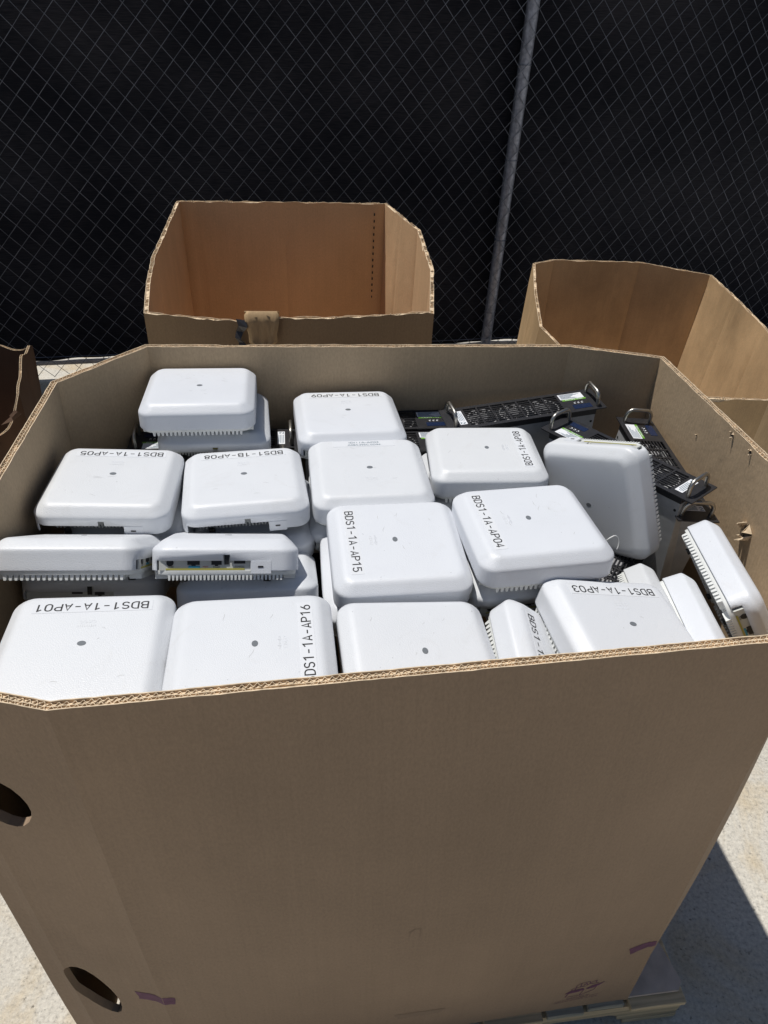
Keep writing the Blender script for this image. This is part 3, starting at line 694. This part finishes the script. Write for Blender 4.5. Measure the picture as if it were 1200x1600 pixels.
for rot in range(4):
    pitch, cnt = (.0057, 30) if rot == 0 else (.0078, 22)
    for k in range(cnt):
        c = (k - (cnt - 1) / 2) * pitch
        T_ = Matrix.Rotation(rot * math.pi / 2, 4, 'Z')
        w0, w1 = pitch * .36, pitch * .22
        vs = [(c - w1, -.1052, .0012), (c + w1, -.1052, .0012), (c + w1, -.088, .0012), (c - w1, -.088, .0012), (c - w0, -.1055, .0090), (c + w0, -.1055, .0090), (c + w0, -.086, .0090), (c - w0, -.086, .0090)]
        mb.add([T_ @ Vector(v) for v in vs], [(0, 3, 2, 1), (4, 5, 6, 7), (0, 1, 5, 4), (1, 2, 6, 5), (2, 3, 7, 6), (3, 0, 4, 7)])
mb.box(-.086, .086, -.086, .086, .0040, .0088)
ME['fins'] = mb.mesh('fins', M['white_fin'])
mb = MB(); mb.cyl((0, 0), .0055, -.0015, .0095, 14); ME['foot'] = mb.mesh('foot', M['rubber'], 40)
mb = MB(); mb.cyl((0, 0), .0042, .0629, .0635, 20, 1.35, 1.0); ME['status_light'] = mb.mesh('status_light', M['light'], 40)
mb = MB()
for k, hgt in enumerate((.0018, .003, .005, .003, .0018, .003, .005, .003, .0018)):
    x_ = (k - 4) * .0028; mb.box(x_ - .0006, x_ + .0006, -hgt / 2 - .002, hgt / 2 - .002, .0630, .06345)
ME['logo'] = mb.mesh('logo', M['white'])
ME['logo_text'] = text_mesh('logo_lettering', 'CISCO', .022, .0052, M['white'], extrude=.004)
mb = MB()
mb.box(-.0975, .0385, -.1052, -.1025, .0162, .0395)
ME['port_panel'] = mb.mesh('port_panel', M['port_panel'])
def ports(mir=1):
    r = {}
    mb = MB(); 
    for x0, x1, z0, z1 in ((-.0565, -.0385, .0245, .0330), (-.0215, -.0065, .0245, .0330), (.0120, .0285, .0262, .0325)): mb.box(min(x0 * mir, x1 * mir), max(x0 * mir, x1 * mir), -.1062, -.1053, z0, z1)
    mb.box(-.0025 * mir if mir > 0 else -.0045, .0045 if mir > 0 else .0025, -.1066, -.1053, .0250, .0392)
    mb.box(*sorted((-.0505 * mir, -.0445 * mir)), -.1062, -.1053, .0228, .0244)
    mb.box(*sorted((-.0165 * mir, -.0115 * mir)), -.1062, -.1053, .0228, .0244)
    T_ = Matrix.Translation((-.0815 * mir, -.1053, .0275)) @ Matrix.Rotation(math.pi / 2, 4, 'X'); q = MB(); q.cyl((0, 0), .0052, 0, .001, 16)
    mb.add([T_ @ Vector(v) for v in q.v], q.f)
    r['port'] = mb.mesh('ports', M['black'])
    mb = MB(); mb.box(*sorted((-.055 * mir, -.038 * mir)), -.1060, -.1053, .0200, .0228); r['blue'] = mb.mesh('port_marking', M['blue_tag'])
    mb = MB(); mb.box(*sorted((-.0875 * mir, .0275 * mir)), -.1060, -.1053, .0166, .0192); r['yellow'] = mb.mesh('warning_strip', M['olive'])
    return r
PM = ports(1); PMm = ports(-1)
mb = MB(); mb.box(.0370, .0672, -.1106, -.1098, .0115, .0305); ME['lock_tab'] = mb.mesh('lock_tab', M['white'])
mb = MB(); mb.box(.0475, .0555, -.1112, -.1107, .0205, .0232); ME['lock_slot'] = mb.mesh('lock_slot', M['black'])
ptx = {}
for body, wd, x_ in (('CONSOLE', .014, .020), ('5GbE', .010, -.014), ('MGMT', .008, -.030), ('DC48V', .009, -.080)):
    me = text_mesh('port_lettering', body, wd, .0026, M['ink_red'] if body == 'MGMT' else M['ink'])
    for v in me.vertices: v.co = (v.co.x + x_, -.1057, v.co.y + .0214)
    ptx[body] = me
ME['label'] = None
def label_plate(wd, hg):
    mb = MB(); mb.box(-wd / 2, wd / 2, -hg / 2, hg / 2, 0, .0003); return mb.mesh('name_label', M['tape'])
ME['label'] = label_plate(.158, .0200); ME['label_s'] = label_plate(.120, .020)
LETT = {}
def rodv(tx, ty):
    v = Vector((tx, ty, 0)); return Matrix.Rotation(v.length, 4, v.normalized()) if v.length > 1e-9 else Matrix.Identity(4)

def access_point(pos, yaw, tx, ty, label, text=None, turn=0, mirror=False, full=True, small=False, ly=.0725, scuffs=0, logo=True, deep=False):
    """turn: quarter turns that carry the label edge away from the far side"""
    o = bpy.data.objects.new('wireless_access_point', None); COL.objects.link(o); o.empty_display_size = .05
    o.matrix_world = Matrix.Translation((pos[0], pos[1], pos[2] + HC)) @ rodv(math.radians(tx), math.radians(ty)) @ Matrix.Rotation(math.radians(yaw) + turn * math.pi / 2, 4, 'Z')
    tag(o, label, 'access point', 'white wireless access points piled in the full box')
    link('lid', ME['lid'], o)
    hsk = link('heat_sink', ME['heat_sink'], o); tag(link('fins', ME['fins'], hsk), kind='stuff')
    for x_, y_ in ((-.062, -.086), (.062, -.086), (-.062, .086), (.062, .086)):
        f_ = link('foot', ME['foot'], o); f_.location = (x_, y_, -.001)
    li_ = link('status_light', ME['status_light'], o); li_.location = (0, .004, 0)
    if logo:
        lg = link('logo', ME['logo'], o); lg.location = (0, .034, 0); lg.rotation_euler = (0, 0, math.pi)
        lt = link('lettering', ME['logo_text'], lg); lt.location = (0, -.0095, .0592 + .0001)
    pp = link('port_panel', ME['port_panel'], o)
    if deep: pp.location = (0, .030, 0); hsk.location = (0, .014, 0); hsk.scale = (1, .84, 1)
    src = PMm if mirror else PM
    link('ports', src['port'], pp); link('port_marking', src['blue'], pp); link('warning_strip', src['yellow'], pp)
    if not mirror:
        for me in ptx.values(): link('lettering', me, pp)
    lk = link('lock_tab', ME['lock_tab'], o); link('lock_slot', ME['lock_slot'], lk)
    if text:
        pl = link('name_label', ME['label_s'] if small else ME['label'], o); pl.location = (0.002, ly, .06312); pl.rotation_euler = (0, 0, math.pi + random.uniform(-.012, .012))
        lines = text.split('|')
        for i, body in enumerate(lines):
            if body not in LETT:
                LETT[body] = text_mesh('lettering', body, .058 + .006 * i, .0050, M['ink_grey']) if small else stroke_text('lettering', body, .147, .0152, M['ink'])
            t_ = link('lettering', LETT[body], pl); t_.location = (0, (.0042 - i * .0085) if small else 0, .0006)
    for k in range(scuffs + 3):
        rnd = random.Random(int(pos[0] * 1e4) + k); mb = MB(); x0, y0 = rnd.uniform(-.07, .06), rnd.uniform(-.07, .05); an = rnd.uniform(-.5, .5); L_ = rnd.uniform(.004, .018)
        pts_ = []
        for i in range(6):
            t = i / 5; wv = .00035 * math.sin(math.pi * t) + .0001; px_, py_ = x0 + math.cos(an) * L_ * t, y0 + math.sin(an) * L_ * t + .001 * math.sin(t * 5)
            mb.v += [(px_, py_ - wv, .06325), (px_, py_ + wv, .06325)]
        mb.f = [(2 * i, 2 * i + 2, 2 * i + 3, 2 * i + 1) for i in range(5)]
        mb.build('scuff', M['scuff'], o)
    return o

AP = access_point
AP((-.385, 1.278, -.739), 9.5, -4.8, -.4, 'unlabelled white access point on top of the highest stack, back left corner of the box', turn=2, scuffs=5, logo=False)
AP((-.362, 1.284, -.801), 11.2, -2.5, 1.5, 'white access point directly under the topmost one at the back left', turn=0, deep=True, logo=False)
AP((-.482, 1.015, -.786), 7.3, -2.9, 1.8, 'white access point with upside-down label BDS1-1A-AP05, against the left wall', 'BDS1-1A-AP05', scuffs=3, deep=True)
AP((-.462, 1.030, -.852), 12, -1, 1, 'white access point hidden beneath the one labelled AP05')
AP((-.257, 1.059, -.800), 12.9, -3.2, -1.0, 'white access point with upside-down label BDS1-1B-AP08, right of AP05', 'BDS1-1B-AP08', scuffs=2, deep=True)
AP((-.246, 1.062, -.868), 9, -.5, 0, 'white access point hidden beneath the one labelled BDS1-1B-AP08')
AP((-.087, 1.306, -.793), 11.1, -2.8, .2, 'white access point with upside-down label BDS1-1A-AP09, centre of the back wall', 'BDS1-1A-AP09')
AP((-.032, 1.105, -.794), 9.6, -.2, .1, 'white access point with small faded two-line sticker IDI11A-AP03 near its far edge', 'IDI11A-AP03|A0B4.395C.0D94', turn=2, small=True, ly=-.0790)
AP((-.036, 1.108, -.860), 7, 0, 0, 'white access point beneath the one with the small faded sticker')
AP((.192, 1.185, -.791), 3.0, -5.2, -2.5, 'white access point with label BDS1-1A-AP08 running up its right edge', 'BDS1-1A-AP08', turn=3)
AP((.182, 1.190, -.860), 1, -1, 0, 'white access point under the one whose right-edge label ends in AP08')
AP((.024, .899, -.795), 9.4, 2.1, .3, 'white access point with label BDS1-1A-AP15 running down its left edge', 'BDS1-1A-AP15', turn=1, scuffs=2)
AP((.010, .905, -.861), 8, 1, 0, 'white access point mostly hidden beneath the one labelled AP15')
AP((.243, .929, -.762), 10.9, -2.9, -2.0, 'white access point with label BDS1-1A-AP04 running down its left edge, smudged top', 'BDS1-1A-AP04', turn=1, scuffs=4)
AP((.232, .940, -.828), 14, -1, -1, 'white access point under AP04, its bright edge showing behind the tilted units')
AP((-.470, .831, -.789), 6.6, -37.0, -3.3, 'white access point tipped steeply on edge at the left wall, pale fins toward the camera', turn=1, logo=False)
AP((-.252, .869, -.803), 11.4, -35.7, -2.6, 'white access point tipped on edge with its connector ports and yellow strip facing the camera', logo=False)
AP((-.475, .895, -.880), 8, -25, -1, 'white access point with dark ports showing just behind the one labelled AP01', mirror=True)
AP((-.216, .868, -.858), 8.5, -27, -3, 'white access point in shade just behind the one labelled AP16', turn=2)
AP((-.386, .618, -.778), 9.0, -1.3, 1.7, 'white access point with upside-down label BDS1-1A-AP01, front left corner', 'BDS1-1A-AP01')
AP((-.163, .628, -.770), 9.6, -4.0, 0, 'white access point with label BDS1-1A-AP16 running up its right edge, front row', 'BDS1-1A-AP16', turn=3)
AP((.059, .669, -.805), 10.4, .2, 4.6, 'plain white access point without label in the middle of the front row', turn=3, scuffs=2, logo=False)
AP((.252, .700, -.858), 7, .2, 39.2, 'white access point rolled on its side, label BDS1-1B partly covered by AP03', 'BDS1-1B-AP12', turn=1)
AP((.364, .744, -.808), 14, -.6, 12, 'white access point with upside-down label BDS1-1A-AP03, front right, tilted', 'BDS1-1A-AP03')
AP((.466, .850, -.900), -18.3, -3.3, 58, 'white access point on its side behind AP03, only its upper side and fins showing', turn=2, logo=False)
AP((.512, .803, -.885), -7.3, -1.5, 61.8, 'white access point on edge with a toothed shadow, second from the right wall', turn=1, logo=False)
AP((.572, .884, -.832), .5, -1.6, 56.5, 'white access point on edge at the far right, leaning on the right wall', logo=False)
AP((.434, 1.139, -.779), -25.7, 59.4, -69.8, 'white access point propped nearly upright, its shaded face toward the camera, beside the black modules', turn=2, logo=False)

# thin white wire beside the upright unit
mb = MB(); c = Vector((.384, .934, HC - .745))
mb.tube([c + Vector((math.cos(a) * .013, .004 * math.sin(a * 2), math.sin(a) * .016)) for a in [i * .35 - .6 for i in range(12)]], .0011, 6)
tag(mb.build('wire_loop', M['white_fin'], smooth=60), 'thin white wire loop sticking up beside the corner of AP04', 'wire')

# ---------------------------------------------------------------- rack power modules
LU, WU, DU = .36, .082, .30
def unit_meshes():
    r = {}
    # face plate: solid ends, border rails, ribs and slats around real slots
    mb = MB(); x0, x1 = -.128, .088; t0, t1 = -.0025, 0
    mb.box(-LU / 2, x0, -WU / 2, WU / 2, t0, t1); mb.box(x1, LU / 2, -WU / 2, WU / 2, t0, t1)
    yb = WU / 2 - .009
    mb.box(x0, x1, -WU / 2, -yb, t0, t1); mb.box(x0, x1, yb, WU / 2, t0, t1)
    nr = 9; ph = 2 * yb / nr
    for k in range(1, nr): y_ = -yb + k * ph; mb.box(x0, x1, y_ - .0010, y_ + .0010, t0 + .0002, t1 - .0002)
    cols = 7; cw = (x1 - x0) / cols
    for k in range(1, cols): x_ = x0 + k * cw; mb.box(x_ - .0018, x_ + .0018, -yb, yb, t0, t1 - .0001)
    r['face_plate'] = mb.mesh('face_plate', M['panel_black'])
    mb = MB(); a = LU / 2 - .022; b = WU / 2 - .0035
    zt, zb = -.0026, -.016
    for s_ in (-1, 1): mb.box(-a, a, min(s_ * b, s_ * (b - .0015)), max(s_ * b, s_ * (b - .0015)), zb, zt); mb.box(min(s_ * a, s_ * (a - .0015)), max(s_ * a, s_ * (a - .0015)), -b + .0016, b - .0016, zb, zt)
    r['collar'] = mb.mesh('collar', M['panel_black'])
    mb = MB(); a -= .001; b -= .001
    mb.box(-a, a, -b, b, -DU, -.040)
    for s_ in (-1, 1):
        mb.box(-a, a, min(s_ * b, s_ * (b - .0012)), max(s_ * b, s_ * (b - .0012)), -.0399, -.0165)
        mb.box(min(s_ * a, s_ * (a - .0012)), max(s_ * a, s_ * (a - .0012)), -b + .0013, b - .0013, -.0399, -.0165)
    r['case'] = mb.mesh('case', M['galv'])
    mb = MB()
    for x_ in (-.15, -.05, .06, .15):
        for s_ in (-1, 1):
            q = MB(); q.cyl((0, 0), .0028, 0, .0009, 8); T_ = Matrix.Translation((x_, s_ * b, -.034)) @ Matrix.Rotation(-s_ * math.pi / 2, 4, 'X'); mb.add([T_ @ Vector(v) for v in q.v], q.f)
    r['rivets'] = mb.mesh('rivets', M['rubber'])
    # three fans behind the slots
    mb = MB()
    for k in range(3):
        cx = x0 + (k + .5) * (x1 - x0) / 3; mb.cyl((cx, 0), .0125, -.022, -.0040, 18)
        for j in range(7):
            an = 2 * math.pi * j / 7; p = []
            for rr in (.0125, .020, .0285):
                for dz, da in ((-.0045, -.16), (-.013, .22)): p.append((cx + math.cos(an + da + rr * 9) * rr, math.sin(an + da + rr * 9) * rr, dz))
            mb.add(p, [(0, 1, 3, 2), (2, 3, 5, 4)])
        for j in range(24):
            a1, a2 = 2 * math.pi * j / 24, 2 * math.pi * (j + 1) / 24
            mb.add([(cx + math.cos(t) * rr, math.sin(t) * rr, z_) for t, rr, z_ in ((a1, .0295, -.006), (a2, .0295, -.006), (a2, .0325, -.006), (a1, .0325, -.006))], [(0, 1, 2, 3)])
    r['fans'] = mb.mesh('fans', M['fan'])
    mb = MB(); hw = .029; hh = .032; pts = [(0, -hw, 0), (0, -hw, hh * .45)]
    for k in range(1, 6): an = math.pi / 2 * k / 6; pts.append((0, -hw + .016 * (1 - math.cos(an)), hh - .018 + .018 * math.sin(an)))
    pts += [(0, -y_, z_) for x_, y_, z_ in pts[::-1]]
    mb.tube(pts, .0041, 10); r['handle'] = mb.mesh('handle', M['steel'], 50)
    mb = MB(); mb.box(.094, .150, .010, .031, .0003, .0006); r['sticker'] = mb.mesh('sticker', M['sticker'])
    mb = MB(); mb.box(.096, .152, .004, .0095, .0003, .0006); r['green'] = mb.mesh('green_strip', M['green'])
    mb = MB(); mb.box(.110, .152, -.031, -.015, .0003, .0006); r['window'] = mb.mesh('window', M['screen'])
    mb = MB()
    for k in range(3):
        x_ = .118 + k * .0085; mb.box(x_, x_ + .0036, -.010, -.0085, .0003, .0007); mb.box(x_, x_ + .0012, -.0085, -.0055, .0003, .0007); mb.box(x_ + .0024, x_ + .0042, -.0055, -.0042, .0003, .0007)
    r['marks'] = mb.mesh('printed_marks', M['sticker'])
    mb = MB(); mb.box(-.150, -.134, -.026, .026, .0003, .0006); r['sticker2'] = mb.mesh('sticker', M['sticker'])
    mb = MB()
    for k in range(9): mb.box(.097, .097 + .048 * random.uniform(.5, 1), .0125 + k * .002, .0133 + k * .002, .0007, .0009)
    r['print1'] = mb.mesh('small_print', M['ink_grey'])
    mb = MB()
    for k in range(4): mb.box(-.1475 + k * .0032, -.1462 + k * .0032, -.012, .022 * random.uniform(.6, 1), .0007, .0009)
    for k in range(5):
        for j in range(5):
            if random.random() < .55: mb.box(-.148 + k * .0022, -.1461 + k * .0022, -.024 + j * .002, -.0222 + j * .002, .0007, .0009)
    r['print2'] = mb.mesh('small_print', M['ink_grey'])
    return r
UM = unit_meshes()
gt = text_mesh('lettering', 'MON 700', .040, .0040, M['sticker'])
def module(pos, yaw, tx, ty, label, lab=True):
    o = bpy.data.objects.new('power_module', None); COL.objects.link(o); o.empty_display_size = .05
    o.matrix_world = Matrix.Translation((pos[0], pos[1], pos[2] + HC)) @ rodv(math.radians(tx), math.radians(ty)) @ Matrix.Rotation(math.radians(yaw), 4, 'Z')
    tag(o, label, 'power module', 'black vented modules with steel handles standing in the full box')
    link('case', UM['case'], o); tag(link('rivets', UM['rivets'], o), kind='stuff'); link('face_plate', UM['face_plate'], o); link('collar', UM['collar'], o); link('fans', UM['fans'], o)
    for s_ in (-1, 1): h = link('handle', UM['handle'], o); h.location = (s_ * (LU / 2 - .017), 0, -.001)
    s1 = link('sticker', UM['sticker'], o); link('small_print', UM['print1'], s1)
    gr = link('green_strip', UM['green'], o); t_ = link('lettering', gt, gr); t_.location = (.124, .0067, .0009)
    link('window', UM['window'], o); link('printed_marks', UM['marks'], o)
    s2 = link('sticker', UM['sticker2'], o); link('small_print', UM['print2'], s2)
    return o
module((.290, 1.388, -.745), 15.5, 3.7, -3.5, 'long black vented module lying highest along the back wall, handle at its right end')
module((.566, 1.240, -.775), 96, 1.7, 4, 'black vented module along the right wall, its far handle beside the corner')
module((.469, 1.213, -.742), 130, -.9, -3.9, 'black vented module crossing diagonally over another, galvanised case showing, nearest handle')
module((-.375, 1.312, -.822), 189, 0, 0, 'black module lying under the back left stack, green print at its left handle')
module((-.378, 1.222, -.832), 190, 0, 0, 'black module in front of its twin under the back left stack, mostly covered by AP05')
module((-.028, 1.397, -.800), 9.5, 0, 0, 'black module against the back wall behind AP09')
module((-.022, 1.318, -.806), 9.0, 0, 0, 'black module beneath AP09, white and green sticker peeking out at its right end')
module((.420, .985, -.862), 60, 4, 0, 'black vented module low under the corner of AP04, only a few slots showing')
module((-.120, .900, -.930), 100, 0, 0, 'black module deep in the dark gap left of AP15')

module((-.470, .575, -1.045), 84, 90, 0, 'black module standing inside, its steel handle visible through the upper left hand hole')
module((-.440, .590, -1.48), 84, 88, 0, 'black module deep in the box, added to darken the lower left hand hole')  # unseen module added so the lower hand hole shows no lit floor

# ---------------------------------------------------------------- chain-link fence with dark privacy fabric
import math as _m
SL = .244; fd = Vector((1, SL, 0)).normalized(); fn = Vector((fd.y, -fd.x, 0))     # fn points to the camera side
F0 = Vector((-1.95, 3.79, 0))
fence = empty('chain_link_fence', tuple(F0)); tag(fence, 'chain-link fence backed with black privacy fabric behind the boxes', 'fence')
def FP(s, z, o_=0): p = fd * s + fn * o_; return Vector((p.x, p.y, z))
A0, A1 = -3.2, 6.2; pw, phh = .0985, .1080; H = 2.42
mb = MB(); n = int((A1 - A0) / (pw / 2)); rows = int(H / (phh / 2)); rw = .00175
for k in range(n):
    # each wire of chain link is one vertical zigzag hooked into its neighbours
    if k % 2: continue
    pts = []
    for j in range(rows + 1):
        s_ = A0 + (k + (j % 2)) * pw / 2; z = .055 + j * phh / 2
        sag = .003 * noise.noise(Vector((s_ * 1.4, z * 1.5, 2)))
        pts.append(FP(s_ + sag, z + .004 * noise.noise(Vector((s_ * .8, z, 8))), .0022 * (1 if j % 2 else -1) + .012 * noise.noise(Vector((s_ * .7, z * .8, 4)))))
    mb.tube(pts, rw, 5, False)
    pts = [FP(A0 + (k + 2 - ((j) % 2)) * pw / 2 + .003 * noise.noise(Vector(((A0 + (k + 2 - (j % 2)) * pw / 2) * 1.4, (.055 + j * phh / 2) * 1.5, 2))), .055 + j * phh / 2 + .004 * noise.noise(Vector(((A0 + (k + 2 - (j % 2)) * pw / 2) * .8, .055 + j * phh / 2, 8))),
           .0022 * (1 if j % 2 else -1) + .012 * noise.noise(Vector(((A0 + (k + 2 - (j % 2)) * pw / 2) * .7, (.055 + j * phh / 2) * .8, 4)))) for j in range(rows + 1)]
    mb.tube(pts, rw, 5, False)
tag(mb.build('wire_mesh', M['wire'], fence, 80), kind='stuff')
# privacy fabric
mb = MB(); nx, nz = 240, 26
for j in range(nz + 1):
    for i in range(nx + 1):
        s_ = A0 + (A1 - A0) * i / nx; z = .124 + (H - .124) * j / nz
        if j == 0: z += .005 * math.sin(s_ * 7.3) + .003 * math.sin(s_ * 23)
        o_ = -.085 + .012 * noise.noise(Vector((s_ * 2.4, z * 1.6, 1))) + .006 * noise.noise(Vector((s_ * 9, z * 5, 1)))
        mb.v.append(tuple(FP(s_, z, o_)))
mb.f = [(j * (nx + 1) + i, j * (nx + 1) + i + 1, (j + 1) * (nx + 1) + i + 1, (j + 1) * (nx + 1) + i) for j in range(nz) for i in range(nx)]
fo = mb.build('privacy_fabric', M['fabric'], fence, 80); uvl = fo.data.uv_layers.new(name='UVMap')
for p in fo.data.polygons:
    for li_, v in zip(p.loop_indices, p.vertices): uvl.data[li_].uv = ((v % (nx + 1)) / nx * (A1 - A0), (v // (nx + 1)) / nz * H)
sm = fo.modifiers.new('t', 'SOLIDIFY'); sm.thickness = .0012
def s_of(xw): return (xw - F0.x) / fd.x
for xw in (.615, .615 - 3.05 * fd.x, .615 + 3.05 * fd.x):
    mb = MB(); s_ = s_of(xw); mb.tube([FP(s_, -.02, -.036), FP(s_, .8, -.036), FP(s_, 1.6, -.036), FP(s_, H + .05, -.036)], .0335, 20); mb.build('post', M['pipe'], fence, 60)
    for z in (.35, .80, 1.24, 1.7, 2.15):
        mb = MB(); pts = [FP(s_ + math.cos(a) * .036, z + .002 * math.sin(a), -.036 + math.sin(a) * .036) for a in [i * math.pi / 8 - .3 for i in range(12)]]
        mb.tube(pts, .002, 6); mb.build('tie_wire', M['wire'], fence, 60)
mb = MB(); mb.tube([FP(A0, .106, -.095), FP(0, .104, -.095), FP(A1, .107, -.095)], .0175, 14); mb.build('bottom_rail', M['pipe_pale'], fence, 60)
mb = MB(); mb.tube([FP(A0, H + .01, -.036), FP(A1, H + .01, -.036)], .021, 14); mb.build('top_rail', M['pipe'], fence, 60)
mb = MB(); mb.tube([FP(A0 + (A1 - A0) * i / 30, .185 + .004 * math.sin(i), .005) for i in range(31)], .0018, 5); mb.build('tension_wire', M['wire'], fence, 60)
for s_ in (-1.2, -.31, .26, 1.4):
    mb = MB(); pts = [FP(s_ + .001 * a, .106 + math.cos(a) * .021, -.095 + math.sin(a) * .021) for a in [i * math.pi / 6 for i in range(13)]]
    mb.tube(pts, .002, 6); mb.build('tie_wire', M['wire'], fence, 60)
